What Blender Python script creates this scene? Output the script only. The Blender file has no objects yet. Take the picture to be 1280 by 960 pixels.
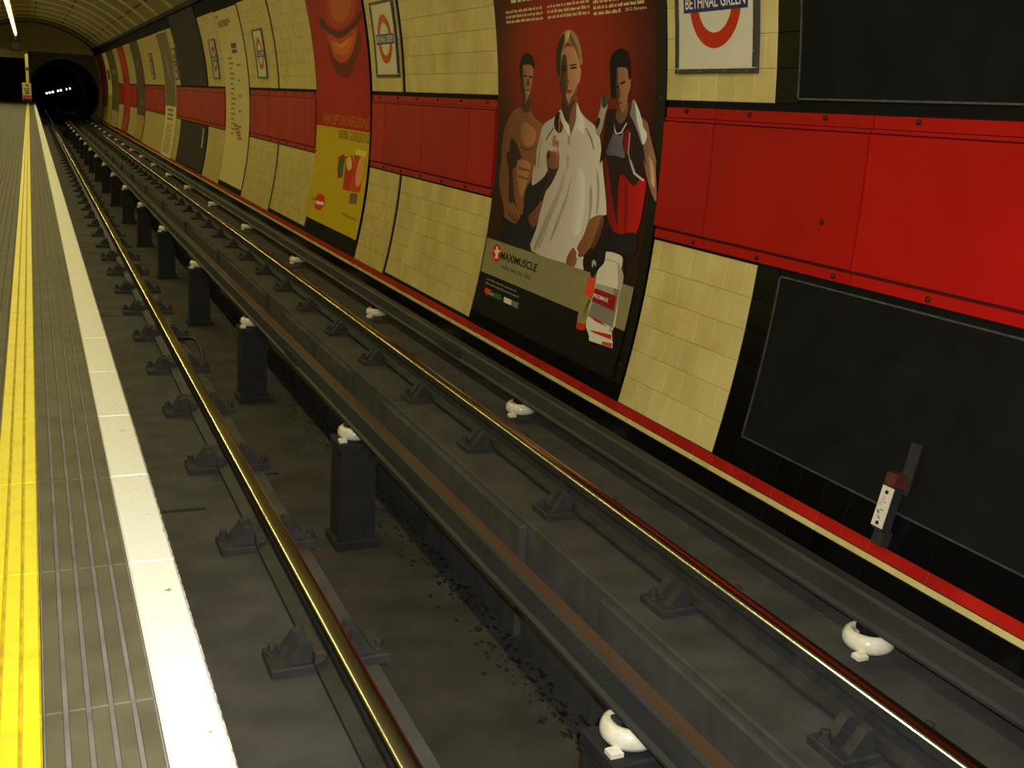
import bpy, bmesh, math, random
from mathutils import Matrix, Vector
random.seed(7)
SC = bpy.context.scene
COL = SC.collection
# ------------------------------------------------------------------ camera
CAM_H = 1.0199
cam = bpy.data.cameras.new('camera'); cam.sensor_width = 36.0; cam.lens = 37.804
cam.clip_start = 0.05; cam.clip_end = 300
camo = bpy.data.objects.new('camera', cam); COL.objects.link(camo)
FW = Vector((0.3984004, 0.8833264, -0.2470053)); RT_ = Vector((0.9159848, -0.3970925, 0.0573530)); UP = Vector((0.0474225, 0.2491026, 0.9673154))
camo.matrix_world = Matrix(((RT_.x, UP.x, -FW.x, 0), (RT_.y, UP.y, -FW.y, 0), (RT_.z, UP.z, -FW.z, CAM_H), (0, 0, 0, 1)))
SC.camera = camo
# ------------------------------------------------------------------ world, flash, exposure
world = bpy.data.worlds.new('world'); SC.world = world; world.use_nodes = True
world.node_tree.nodes['Background'].inputs[0].default_value = (0.02, 0.018, 0.012, 1)
world.node_tree.nodes['Background'].inputs[1].default_value = 0.3
SC.view_settings.view_transform = 'Standard'; SC.view_settings.look = 'None'
SC.view_settings.gamma = 1.0; SC.view_settings.use_curve_mapping = False
SC.view_settings.exposure = 0.3
FLASH_W = 340.0          # the photographer's own flash, a hand's breadth beside the lens
LAMP_W = 17.0           # each platform fluorescent
TUBE_E = 5.0
fl = bpy.data.lights.new('camera_flash', 'SPOT'); fl.energy = FLASH_W; fl.color = (0.97, 0.98, 1.0)
fl.spot_size = math.radians(84); fl.spot_blend = 0.7; fl.shadow_soft_size = 0.02
flo = bpy.data.objects.new('camera_flash', fl); COL.objects.link(flo)
flo.matrix_world = camo.matrix_world.copy(); flo.location = Vector((0, 0, CAM_H)) + RT_ * 0.05 + UP * 0.05
# ------------------------------------------------------------------ materials
def lin(c):
    out = []
    for v in c:
        v = v / 255.0
        out.append(v / 12.92 if v <= 0.04045 else ((v + 0.055) / 1.055) ** 2.4)
    return tuple(out)
MATS = {}
def mat(name, c, c2=None, scale=4.0, rough=0.5, metal=0.0, bump=0.0, bscale=60.0, rnd=0.0, stretch=(1, 1, 1), detail=5.0, lo=0.35, hi=0.7, spec=0.5, emit=0.0, coat=0.0):
    """procedural Principled material: noise in world space between c and c2 (sRGB 0..255), small per-object variation"""
    if name in MATS: return MATS[name]
    m = bpy.data.materials.new(name); m.use_nodes = True; MATS[name] = m
    nt = m.node_tree; N = nt.nodes; K = nt.links
    b = N['Principled BSDF']
    b.inputs['Roughness'].default_value = rough; b.inputs['Metallic'].default_value = metal
    b.inputs['Specular IOR Level'].default_value = spec; b.inputs['Coat Weight'].default_value = coat; b.inputs['Coat Roughness'].default_value = 0.08
    A = lin(c) + (1,); B = lin(c2 if c2 else c) + (1,)
    geo = N.new('ShaderNodeNewGeometry')
    mp = N.new('ShaderNodeMapping'); mp.inputs['Scale'].default_value = stretch
    K.new(geo.outputs['Position'], mp.inputs['Vector'])
    last = None
    if c2:
        n = N.new('ShaderNodeTexNoise'); n.inputs['Scale'].default_value = scale; n.inputs['Detail'].default_value = detail
        K.new(mp.outputs['Vector'], n.inputs['Vector'])
        r = N.new('ShaderNodeMapRange'); r.inputs['From Min'].default_value = lo; r.inputs['From Max'].default_value = hi
        K.new(n.outputs['Fac'], r.inputs['Value'])
        x = N.new('ShaderNodeMix'); x.data_type = 'RGBA'
        x.inputs[6].default_value = A; x.inputs[7].default_value = B
        K.new(r.outputs['Result'], x.inputs[0]); last = x.outputs[2]
    if rnd:
        oi = N.new('ShaderNodeObjectInfo')
        r2 = N.new('ShaderNodeMapRange'); r2.inputs['To Min'].default_value = 1 - rnd; r2.inputs['To Max'].default_value = 1 + rnd
        K.new(oi.outputs['Random'], r2.inputs['Value'])
        hs = N.new('ShaderNodeHueSaturation'); hs.inputs['Color'].default_value = A
        if last: K.new(last, hs.inputs['Color'])
        K.new(r2.outputs['Result'], hs.inputs['Value']); last = hs.outputs['Color']
    if last: K.new(last, b.inputs['Base Color'])
    else: b.inputs['Base Color'].default_value = A
    if bump:
        n2 = N.new('ShaderNodeTexNoise'); n2.inputs['Scale'].default_value = bscale; n2.inputs['Detail'].default_value = 6
        K.new(mp.outputs['Vector'], n2.inputs['Vector'])
        bp = N.new('ShaderNodeBump'); bp.inputs['Strength'].default_value = bump; bp.inputs['Distance'].default_value = 0.01
        K.new(n2.outputs['Fac'], bp.inputs['Height']); K.new(bp.outputs['Normal'], b.inputs['Normal'])
    if emit:
        b.inputs['Emission Color'].default_value = A; b.inputs['Emission Strength'].default_value = emit
    return m
def print_mat():
    """printed poster paper: the ink colour is stored per face corner"""
    m = bpy.data.materials.new('printed_paper'); m.use_nodes = True
    nt = m.node_tree; b = nt.nodes['Principled BSDF']
    a = nt.nodes.new('ShaderNodeVertexColor'); a.layer_name = 'ink'
    nt.links.new(a.outputs['Color'], b.inputs['Base Color'])
    b.inputs['Roughness'].default_value = 0.5; b.inputs['Specular IOR Level'].default_value = 0.12
    return m
PRINT = print_mat()
CREAM_TILE = mat('cream_tile', (228, 210, 140), (210, 188, 112), scale=3, rough=0.28, rnd=0.07, lo=0.4, hi=0.75)
CREAM_FAR = mat('cream_tile_far', (228, 209, 134), (210, 187, 106), scale=6, rough=0.3, lo=0.4, hi=0.75)
GROUT_FAR = mat('grout_far', (186, 168, 108), (166, 148, 92), scale=12, rough=0.9)
GROUT = mat('grout', (178, 158, 98), (150, 130, 78), scale=12, rough=0.9)
BLACK_TILE = mat('black_tile', (11, 11, 11), (16, 15, 15), scale=3, rough=0.2, spec=0.25, rnd=0.25)
BLACK_WALL = mat('black_wall', (14, 13, 13), (24, 21, 19), scale=2.5, rough=0.8, spec=0.15)
BLACK_BOARD = mat('black_board', (20, 20, 19), (28, 27, 26), scale=5, rough=0.85, bump=0.05, spec=0.12)
RIM = mat('board_rim', (120, 118, 118), (90, 88, 88), scale=20, rough=0.3, metal=0.6)
RED_PAINT = mat('red_paint', (186, 17, 14), (168, 14, 11), scale=1.5, rough=0.45, rnd=0.06, spec=0.2)
RED_SHADE = mat('red_duct_back', (70, 10, 8), rough=0.7)
RED_TILE = mat('red_tile', (196, 34, 24), (170, 26, 18), scale=4, rough=0.3, rnd=0.08)
DARK_BOLT = mat('dark_bolt', (60, 26, 20), rough=0.5, metal=0.3)
BOARD_BLACK = mat('poster_board', (13, 13, 13), rough=0.4, spec=0.25)
CONC = mat('track_concrete', (82, 79, 75), (62, 60, 57), scale=5, rough=0.9, bump=0.25, bscale=35)
CONC2 = mat('pit_concrete', (72, 68, 61), (50, 48, 44), scale=3.5, rough=0.92, bump=0.3, bscale=40)
LEDGE = mat('ledge_concrete', (80, 79, 77), (60, 59, 58), scale=4, rough=0.85, bump=0.2, stretch=(1, 0.25, 1))
GRIME_AND_SHADOW = mat('black_grime_and_shadow', (24, 25, 26), (14, 14, 14), scale=18, rough=0.7, bump=0.6, bscale=25)
IRON = mat('track_iron', (62, 61, 60), (44, 43, 42), scale=9, rough=0.65, metal=0.25, bump=0.15)
CHAIR_IRON = mat('chair_iron', (62, 60, 57), (46, 44, 42), scale=14, rough=0.75, metal=0.15, bump=0.25)
HEAD = mat('rail_head_steel', (206, 196, 158), (140, 108, 74), scale=1.3, rough=0.2, metal=1.0, stretch=(6, 0.5, 6), lo=0.45, hi=0.75)
HEAD2 = mat('conductor_head', (98, 84, 66), (92, 56, 44), scale=1.1, rough=0.5, metal=0.3, stretch=(6, 0.6, 6))
OUTER_IRON = mat('outer_rail_iron', (58, 57, 56), (44, 43, 43), scale=4, rough=0.6, metal=0.1, stretch=(3, 0.5, 3))
PORCELAIN = mat('porcelain', (238, 232, 210), (222, 208, 168), scale=30, rough=0.18, lo=0.45, hi=0.85, coat=0.3)
POST = mat('insulator_post', (38, 37, 36), (26, 25, 25), scale=9, rough=0.8, bump=0.2)
SLAB = mat('platform_slab', (98, 92, 70), (78, 73, 57), scale=7, rough=0.7, rnd=0.05, bump=0.06)
GROOVE = mat('platform_groove', (128, 121, 116), (100, 95, 90), scale=9, rough=0.85)
YELLOW = mat('yellow_paint', (240, 222, 18), (216, 196, 20), scale=16, rough=0.5, bump=0.08, lo=0.5, hi=0.85)
YELLOW_G = mat('yellow_groove', (210, 186, 24), (160, 134, 34), scale=22, rough=0.7)
WHITE = mat('white_paint', (240, 238, 230), (150, 142, 122), scale=30, rough=0.5, bump=0.08, lo=0.66, hi=0.76)
WHITE_EDGE = mat('worn_white_edge', (196, 190, 168), (84, 80, 66), scale=40, rough=0.8, lo=0.4, hi=0.6)
CEIL = mat('ceiling_panel', (168, 160, 112), (146, 138, 96), scale=1.2, rough=0.55, rnd=0.05)
CEIL_RIB = mat('ceiling_batten', (226, 218, 150), rough=0.5)
CEIL_GAP = mat('ceiling_gap', (70, 62, 40), rough=0.8)
CREAM_PAINT = mat('cream_paint', (232, 222, 150), (216, 204, 132), scale=2, rough=0.55)
DARK_PAINT = mat('dark_paint', (124, 120, 98), (104, 100, 82), scale=3, rough=0.7)
BLACK_PAINT_AND_DARK = mat('black_paint_and_dark', (10, 10, 9), rough=0.8)
TUBE = mat('lit_tube', (255, 246, 214), rough=0.4, emit=TUBE_E)
TUNNEL_LAMP = mat('tunnel_lamp_glass', (240, 236, 255), rough=0.4, emit=4.0)
SIGN_WHITE = mat('sign_enamel', (236, 228, 206), rough=0.2, coat=0.2)
SIGN_FRAME = mat('sign_frame', (66, 62, 58), (52, 48, 46), scale=30, rough=0.4)
SIGN_RED = mat('sign_red', (206, 34, 22), rough=0.22)
SIGN_BLUE = mat('sign_blue', (34, 32, 112), rough=0.22)
SCREW = mat('sign_screw', (150, 146, 136), rough=0.3, metal=0.8)
# ------------------------------------------------------------------ mesh helpers
class MB:
    def __init__(s): s.v = []; s.f = []; s.m = []; s.cur = 0
    def add(s, vs, fs, mi=None):
        o = len(s.v); s.v += [tuple(p) for p in vs]
        for f in fs: s.f.append(tuple(i + o for i in f)); s.m.append(s.cur if mi is None else mi)
        return s
    def box(s, x0, x1, y0, y1, z0, z1, mi=None):
        vs = [(x, y, z) for z in (z0, z1) for y in (y0, y1) for x in (x0, x1)]
        return s.add(vs, [(0, 2, 3, 1), (4, 5, 7, 6), (0, 1, 5, 4), (2, 6, 7, 3), (0, 4, 6, 2), (1, 3, 7, 5)], mi)
    def bbox(s, x0, x1, y0, y1, z0, z1, b, mi=None):
        """box with its top edges chamfered by b"""
        vs = [(x, y, z0) for y in (y0, y1) for x in (x0, x1)] + [(x, y, z1 - b) for y in (y0, y1) for x in (x0, x1)]
        vs += [(x, y, z1) for y in (y0 + b, y1 - b) for x in (x0 + b, x1 - b)]
        fs = [(0, 2, 3, 1)]
        for k in (0, 4):
            fs += [(k, k + 1, k + 5, k + 4), (k + 1, k + 3, k + 7, k + 5), (k + 3, k + 2, k + 6, k + 7), (k + 2, k, k + 4, k + 6)]
        fs.append((8, 9, 11, 10))
        return s.add(vs, fs, mi)
    def prism(s, prof, y0, y1, mis=None, mi=None):
        """profile in (x, z), counter-clockwise seen from -y, swept along y"""
        n = len(prof)
        vs = [(x, y0, z) for x, z in prof] + [(x, y1, z) for x, z in prof]
        o = len(s.v); s.v += vs
        for i in range(n):
            j = (i + 1) % n
            s.f.append((o + i, o + j, o + n + j, o + n + i)); s.m.append(mis[i] if mis else (s.cur if mi is None else mi))
        s.f.append(tuple(o + i for i in reversed(range(n)))); s.m.append(s.cur if mi is None else mi)
        s.f.append(tuple(o + n + i for i in range(n))); s.m.append(s.cur if mi is None else mi)
        return s
    def lathe(s, prof, cx, cy, n=20, mi=None):
        """profile (r, z) from bottom to top round a vertical axis"""
        o = len(s.v)
        for r, z in prof:
            for k in range(n):
                a = 2 * math.pi * k / n; s.v.append((cx + r * math.cos(a), cy + r * math.sin(a), z))
        for i in range(len(prof) - 1):
            for k in range(n):
                k2 = (k + 1) % n
                s.f.append((o + i * n + k, o + i * n + k2, o + (i + 1) * n + k2, o + (i + 1) * n + k)); s.m.append(s.cur if mi is None else mi)
        s.f.append(tuple(o + k for k in reversed(range(n)))); s.m.append(s.cur if mi is None else mi)
        e = o + (len(prof) - 1) * n
        s.f.append(tuple(e + k for k in range(n))); s.m.append(s.cur if mi is None else mi)
        return s
    def tube(s, pts, r, n=8, mi=None):
        o = len(s.v); P = [Vector(p) for p in pts]
        for i, p in enumerate(P):
            d = (P[min(i + 1, len(P) - 1)] - P[max(i - 1, 0)]).normalized()
            a = d.orthogonal().normalized() if i == 0 else (a - d * a.dot(d)).normalized()
            b = d.cross(a)
            for k in range(n):
                t = 2 * math.pi * k / n; s.v.append(tuple(p + a * r * math.cos(t) + b * r * math.sin(t)))
        for i in range(len(P) - 1):
            for k in range(n):
                k2 = (k + 1) % n
                s.f.append((o + i * n + k, o + i * n + k2, o + (i + 1) * n + k2, o + (i + 1) * n + k)); s.m.append(s.cur if mi is None else mi)
        s.f.append(tuple(o + k for k in reversed(range(n)))); s.m.append(s.cur if mi is None else mi)
        e = o + (len(P) - 1) * n
        s.f.append(tuple(e + k for k in range(n))); s.m.append(s.cur if mi is None else mi)
        return s
    def wall(s, Y0, Y1, s0, s1, o0, o1, mi=None, step=0.12, ch=0.0):
        """a slab that follows the curved wall: along the track Y0..Y1, up the wall s0..s1, standing o0..o1 off it; ch chamfers its front edges"""
        n = max(1, int(math.ceil((s1 - s0) / step)))
        o = len(s.v)
        for i in range(n + 1):
            ss = s0 + (s1 - s0) * i / n
            sf = min(max(ss, s0 + ch), s1 - ch)
            s.v += [tuple(W(Y1, ss, o0)), tuple(W(Y0, ss, o0)), tuple(W(Y0 + ch, sf, o1)), tuple(W(Y1 - ch, sf, o1))]
        M = s.cur if mi is None else mi
        for i in range(n):
            a = o + i * 4; b = a + 4
            for p, q in ((0, 1), (1, 2), (2, 3), (3, 0)):
                s.f.append((a + q, a + p, b + p, b + q)); s.m.append(M)
        s.f.append((o, o + 1, o + 2, o + 3)); s.m.append(M)
        e = o + n * 4
        s.f.append((e + 3, e + 2, e + 1, e)); s.m.append(M)
        return s
    def mesh(s, name, mats, smooth=False):
        me = bpy.data.meshes.new(name); me.from_pydata(s.v, [], s.f)
        for m in (mats if isinstance(mats, (list, tuple)) else [mats]): me.materials.append(m)
        me.polygons.foreach_set('material_index', s.m)
        if smooth: me.polygons.foreach_set('use_smooth', [True] * len(me.polygons))
        me.update()
        bm = bmesh.new(); bm.from_mesh(me); bmesh.ops.recalc_face_normals(bm, faces=bm.faces); bm.to_mesh(me); bm.free()
        return me
    def build(s, name, mats, parent=None, smooth=False):
        return link(name, s.mesh(name, mats, smooth), parent)
def link(name, me, parent=None, loc=None, mtx=None):
    o = bpy.data.objects.new(name, me); COL.objects.link(o)
    if mtx is not None: o.matrix_basis = mtx
    elif loc is not None: o.location = loc
    if parent is not None:
        o.parent = parent; o.matrix_parent_inverse = base_of(parent).inverted()
    return o
def base_of(o):
    m = o.matrix_basis.copy()
    if o.parent: m = base_of(o.parent) @ o.matrix_parent_inverse @ m
    return m
def tag(o, label, cat, group=None, kind=None):
    if label: o['label'] = label
    if cat: o['category'] = cat
    if group: o['group'] = group
    if kind: o['kind'] = kind
    return o
def struct(o): o['kind'] = 'structure'; return o
def stuff(o): o['kind'] = 'stuff'; return o
def thing(name, label, cat, loc=(0, 0, 0), group=None):
    o = bpy.data.objects.new(name, None); COL.objects.link(o); o.location = loc; o.empty_display_size = 0.1
    return tag(o, label, cat, group)
def copy_tree(o, shift, parent=None):
    c = o.copy(); COL.objects.link(c)
    if parent is None: c.location = o.location + Vector(shift)
    else: c.parent = parent; c.matrix_parent_inverse = o.matrix_parent_inverse.copy()
    for ch in o.children: copy_tree(ch, shift, c)
    return c
ORD = ['nearest', 'second nearest', 'third nearest', 'fourth nearest', 'fifth nearest', 'sixth nearest', 'seventh nearest', 'eighth nearest', 'ninth nearest', 'tenth nearest', 'eleventh nearest', 'twelfth nearest', 'thirteenth nearest', 'fourteenth nearest', 'fifteenth nearest', 'sixteenth nearest', 'seventeenth nearest', 'eighteenth nearest', 'nineteenth nearest', 'twentieth nearest']
# ------------------------------------------------------------------ the wall beyond the track: a shallow barrel
WX, WZ, WR = -2.5677, 0.77632, 5.85766
def W(Y, s, off=0.0):
    t = s / WR; return Vector((WX + (WR - off) * math.cos(t), Y, WZ + (WR - off) * math.sin(t)))
def WM(Y, s, off=0.0):
    """frame on the wall: x to the viewer's right, y up the wall, z out of it"""
    t = s / WR; p = W(Y, s, off); c, n = math.cos(t), math.sin(t)
    return Matrix(((0, -n, -c, p.x), (-1, 0, 0, p.y), (0, c, -n, p.z), (0, 0, 0, 1)))
Y_NEAR, Y_END = -6.0, 60.0
Z_RAIL = -0.6912; Z_BED = -0.861; Z_PIT = -1.45
S_RED0, S_RED1, S_TOP, S_CEIL = -0.425, 0.312, 1.64, 1.972
S_STRIP = -1.413
# ------------------------------------------------------------------ poster artwork outlines (mm along and up the wall)
ART_PEOPLE=[
((112,70,40),1,[(764,324),(588,308),(577,235),(502,191),(382,149),(414,93),(460,18),(466,-57),(460,-150),(496,-98),(495,-165),(528,-251),(575,-284),(607,-371),(598,-495),(673,-478),(766,-402),(843,-261),(886,-123),(830,-21),(933,37),(877,170),(761,249)]),
((106,66,38),1,[(766,249),(858,251),(959,206),(1044,125),(1085,35),(1097,-65),(1089,-164),(1102,-189),(1097,-303),(1028,-401),(951,-477),(910,-556),(800,-569),(685,-569),(626,-516),(724,-453),(807,-411),(854,-354),(899,-266),(921,-166),(1009,-90),(946,-76),(933,37),(849,132)]),
((44,28,20),1,[(933,37),(835,8),(717,-91),(746,-151),(851,-177),(938,-184),(946,-76)]),
((46,30,22),1,[(987,-68),(745,-59),(750,-104),(848,-120),(848,-262),(777,-408),(874,-428),(914,-267),(955,-168)]),
((142,95,54),1,[(731,165),(589,142),(493,99),(507,34),(605,-9),(714,14),(760,88)]),
((142,98,56),1,[(785,-116),(563,-122),(568,-210),(621,-323),(665,-377),(763,-255)]),
((88,54,32),1,[(751,-164),(565,-171),(563,-182),(748,-176)]),
((88,54,32),1,[(745,-224),(576,-230),(578,-242),(742,-235)]),
((88,54,32),1,[(746,-16),(591,-22),(481,7),(479,-2),(589,-36),(732,-30)]),
((70,44,28),1,[(759,333),(595,317),(583,253),(653,228),(737,240)]),
((134,90,56),1,[(774,538),(735,556),(591,556),(550,531),(563,472),(582,423),(610,370),(655,324),(692,297),(730,317),(759,380),(775,454)]),
((58,36,24),1,[(778,542),(727,537),(725,473),(712,408),(684,334),(701,301),(733,317),(764,385),(786,482)]),
((22,17,14),1,[(782,454),(793,538),(765,598),(720,627),(635,638),(560,615),(528,562),(548,528),(591,556),(669,562),(726,554),(761,519)]),
((30,22,18),1,[(720,489),(664,486),(664,475),(720,477)]),
((30,22,18),1,[(627,484),(572,480),(572,469),(623,471)]),
((70,40,28),1,[(646,473),(624,427),(651,412),(670,421)]),
((150,120,95),1,[(689,379),(614,376),(628,359),(675,360)]),
((80,40,30),1,[(698,386),(605,383),(614,376),(693,379)]),
((25,24,26),1,[(915,-556),(800,-569),(685,-569),(619,-508),(591,-480),(584,-339),(563,-283),(472,-266),(293,-189),(240,-119),(221,-259),(294,-341),(308,-449),(330,-588),(313,-738),(936,-727),(938,-622)]),
((100,58,38),1,[(481,-482),(389,-433),(311,-362),(278,-398),(312,-479),(364,-558),(411,-559),(475,-527)]),
((60,36,26),0,[(873,-510),(848,-507),(726,-561),(749,-566)]),
((60,36,26),0,[(801,-509),(776,-506),(687,-556),(710,-562)]),
((60,36,26),0,[(730,-507),(705,-504),(648,-552),(671,-557)]),
((172,162,134),1,[(103,264),(199,213),(365,157),(422,75),(462,-29),(460,-150),(491,-126),(504,-249),(459,-269),(293,-189),(193,-78),(91,-99),(104,-146),(177,-236),(255,-300),(293,-409),(332,-569),(349,-727),(-226,-735),(-461,-744),(-423,-637),(-392,-606),(-426,-476),(-445,-412),(-615,-366),(-647,-339),(-561,-132),(-493,17),(-536,-79),(-499,34),(-461,114),(-390,175),(-276,214),(-178,262),(-129,311),(-44,233),(15,231)]),
((140,130,106),1,[(-10,-129),(-5,-248),(89,-416),(190,-580),(291,-706),(319,-695),(206,-467),(80,-293)]),
((140,130,106),1,[(-117,-148),(-105,-276),(-41,-420),(53,-591),(88,-615),(3,-416),(-73,-270)]),
((148,138,112),1,[(179,-550),(136,-545),(220,-681),(260,-696)]),
((140,130,106),1,[(-394,-197),(-441,-271),(-448,-402),(-426,-476),(-419,-370)]),
((140,130,106),1,[(-456,-88),(-522,-203),(-538,-357),(-511,-360),(-495,-223)]),
((188,178,150),1,[(-130,-111),(-294,-135),(-344,-343),(-321,-525),(-193,-504),(-184,-341)]),
((140,130,106),1,[(399,66),(372,59),(404,-53),(404,-146),(426,-147),(429,-36)]),
((60,52,44),0,[(213,142),(200,136),(300,62),(321,7),(334,8),(312,70)]),
((90,80,66),0,[(-267,156),(-282,156),(-364,93),(-406,28),(-396,23),(-350,84)]),
((140,130,106),1,[(-26,112),(-60,79),(-52,-26),(-60,-113),(-36,-115),(-20,25)]),
((54,34,23),1,[(286,-28),(106,-18),(96,-109),(130,-176),(195,-228),(245,-270),(299,-347),(345,-346),(278,-254),(236,-194),(275,-112)]),
((112,70,44),1,[(283,-64),(280,-28),(262,19),(238,33),(219,-6),(209,66),(194,87),(169,89),(156,51),(136,59),(113,44),(101,-8),(91,-70),(97,-124),(235,-134)]),
((60,34,24),1,[(287,-37),(255,-26),(233,-52),(247,-71),(278,-68)]),
((150,98,66),1,[(204,66),(172,81),(159,15),(169,-30),(197,-14)]),
((150,98,66),1,[(146,42),(121,42),(105,-35),(128,-72)]),
((95,22,20),1,[(128,246),(86,230),(57,196),(57,152),(85,116),(126,108),(174,126),(201,165),(190,214),(163,238)]),
((40,14,14),1,[(155,241),(130,245),(134,193),(121,141),(89,114),(126,108),(174,126),(201,165),(190,214)]),
((150,120,110),0,[(126,242),(117,229),(114,115),(126,114)]),
((110,72,42),1,[(66,334),(-127,353),(-130,286),(-125,201),(-58,94),(-26,112),(31,179),(93,247)]),
((60,38,25),1,[(82,342),(0,301),(-116,337),(-43,250),(-21,164),(43,205),(93,247)]),
((196,186,156),1,[(-129,311),(-182,262),(-248,197),(-242,116),(-146,148),(-59,93),(-126,193)]),
((190,180,150),1,[(99,264),(33,196),(-27,164),(-51,92),(36,144),(106,203)]),
((160,112,72),1,[(107,531),(90,616),(27,661),(-71,662),(-126,628),(-162,578),(-174,536),(-189,508),(-170,446),(-136,421),(-122,370),(-74,323),(-12,292),(51,308),(104,377),(129,454)]),
((64,43,28),1,[(129,454),(107,540),(84,599),(30,615),(7,539),(16,488),(44,437),(4,424),(15,390),(30,352),(-12,294),(51,308),(104,377)]),
((100,66,40),1,[(-125,429),(-122,370),(-74,323),(-12,292),(-38,335),(-95,378)]),
((132,104,58),1,[(169,506),(177,609),(134,693),(58,754),(-24,769),(-107,751),(-163,700),(-197,634),(-209,557),(-182,549),(-163,590),(-125,636),(-71,667),(-5,689),(47,657),(86,616),(103,540),(121,454),(153,484)]),
((46,35,20),1,[(169,506),(177,609),(134,693),(59,745),(28,723),(66,674),(100,616),(111,540),(125,463),(153,484)]),
((96,74,40),1,[(-40,754),(-84,711),(-141,652),(-172,586),(-150,594),(-110,648),(-44,696)]),
((180,150,90),1,[(9,756),(-42,759),(-17,713),(34,690),(36,724)]),
((26,18,14),1,[(95,529),(39,534),(36,512),(84,509)]),
((34,24,18),1,[(-40,534),(-121,537),(-125,527),(-47,523)]),
((52,34,22),1,[(-29,550),(-125,555),(-125,547),(-32,541)]),
((30,20,14),1,[(99,546),(35,547),(35,539),(95,539)]),
((110,54,40),1,[(39,384),(-12,391),(-67,388),(-36,373),(11,372)]),
((96,62,38),1,[(16,513),(-4,454),(-27,439),(36,430),(44,445)]),
((120,76,42),1,[(-445,-412),(-608,-367),(-625,-451),(-574,-563),(-479,-631),(-375,-666),(-328,-615),(-396,-515)]),
((80,48,28),1,[(-608,-369),(-625,-451),(-574,-563),(-479,-631),(-524,-552),(-568,-458)]),
((118,70,48),1,[(-211,-696),(-242,-645),(-287,-613),(-352,-625),(-358,-674),(-336,-740),(-275,-738),(-219,-734)]),
((190,182,165),0,[(-275,-611),(-310,-608),(-360,-637),(-358,-674),(-343,-676),(-338,-641)]),
((38,20,18),1,[(-555,271),(-670,282),(-810,254),(-884,194),(-963,159),(-1036,79),(-1057,-42),(-1014,-104),(-944,-158),(-778,-131),(-783,-297),(-853,-453),(-692,-443),(-645,-312),(-556,-30),(-496,-57),(-511,67),(-536,182)]),
((150,18,14),1,[(-772,-99),(-944,-158),(-1017,-104),(-1080,-116),(-1085,-210),(-1046,-426),(-853,-454),(-783,-297)]),
((112,16,14),1,[(-556,-30),(-585,-28),(-685,-223),(-788,-381),(-855,-450),(-793,-456),(-694,-392),(-651,-328)]),
((112,14,12),1,[(-848,-175),(-881,-172),(-934,-439),(-901,-443)]),
((112,14,12),1,[(-797,152),(-835,169),(-856,131),(-853,45),(-815,28),(-774,80)]),
((84,80,80),1,[(-660,147),(-726,126),(-776,151),(-766,80),(-811,2),(-694,6),(-577,7),(-598,72)]),
((100,68,40),1,[(-674,274),(-805,323),(-807,254),(-766,214),(-717,200),(-673,226)]),
((196,188,165),0,[(-647,202),(-660,171),(-688,140),(-740,150),(-799,207),(-809,204),(-749,144),(-684,133),(-656,154)]),
((150,140,120),0,[(-844,154),(-858,147),(-855,30),(-899,-38),(-924,-52),(-899,-54),(-839,29)]),
((170,160,140),0,[(-865,-10),(-890,-9),(-952,-77),(-1063,-112),(-1049,-121),(-929,-87)]),
((150,138,110),1,[(-483,358),(-570,353),(-565,319),(-529,246),(-492,148),(-452,113),(-415,145),(-423,211),(-469,293)]),
((60,56,48),1,[(-483,358),(-570,353),(-565,319),(-522,286),(-487,294)]),
((30,24,22),1,[(-439,228),(-467,212),(-445,171),(-414,153),(-411,186)]),
((130,90,58),1,[(-971,228),(-1049,215),(-1088,142),(-1165,26),(-1196,-33),(-1171,-6),(-1222,-197),(-1198,-211),(-1103,-113),(-1034,1),(-1065,-19),(-1011,93)]),
((168,138,104),1,[(-1054,26),(-1136,-1),(-1186,-138),(-1143,-118),(-1094,6)]),
((196,188,170),1,[(-873,344),(-920,310),(-986,228),(-1000,191),(-1050,155),(-1041,108),(-1004,91),(-949,151),(-877,225),(-839,255),(-854,301)]),
((120,114,100),1,[(-873,344),(-891,325),(-924,226),(-982,137),(-1004,91),(-949,151),(-877,225),(-839,255),(-854,301)]),
((138,94,58),1,[(-651,438),(-658,512),(-707,527),(-788,521),(-810,465),(-839,460),(-832,404),(-811,377),(-798,323),(-763,272),(-714,265),(-671,313)]),
((74,48,32),1,[(-651,438),(-658,508),(-679,500),(-684,430),(-703,376),(-698,321),(-736,267),(-703,268),(-667,321)]),
((18,14,12),1,[(-601,355),(-583,454),(-579,563),(-623,612),(-713,634),(-789,617),(-821,567),(-830,460),(-810,463),(-796,518),(-702,527),(-663,509),(-655,430),(-668,352),(-635,347)]),
((26,18,14),1,[(-660,419),(-693,423),(-695,410),(-662,408)]),
((28,20,14),1,[(-711,437),(-769,450),(-772,440),(-718,426)]),
((90,46,34),1,[(-677,321),(-743,328),(-724,313),(-688,310)]),
((80,52,32),1,[(-692,415),(-717,361),(-685,351)]),
((24,22,23),1,[(-678,-445),(-853,-454),(-1046,-426),(-1070,-544),(-961,-577),(-985,-691),(-772,-725),(-592,-737),(-554,-636),(-655,-500)]),
((30,18,17),1,[(-445,-652),(-536,-586),(-586,-720),(-474,-729)])
]
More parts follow.
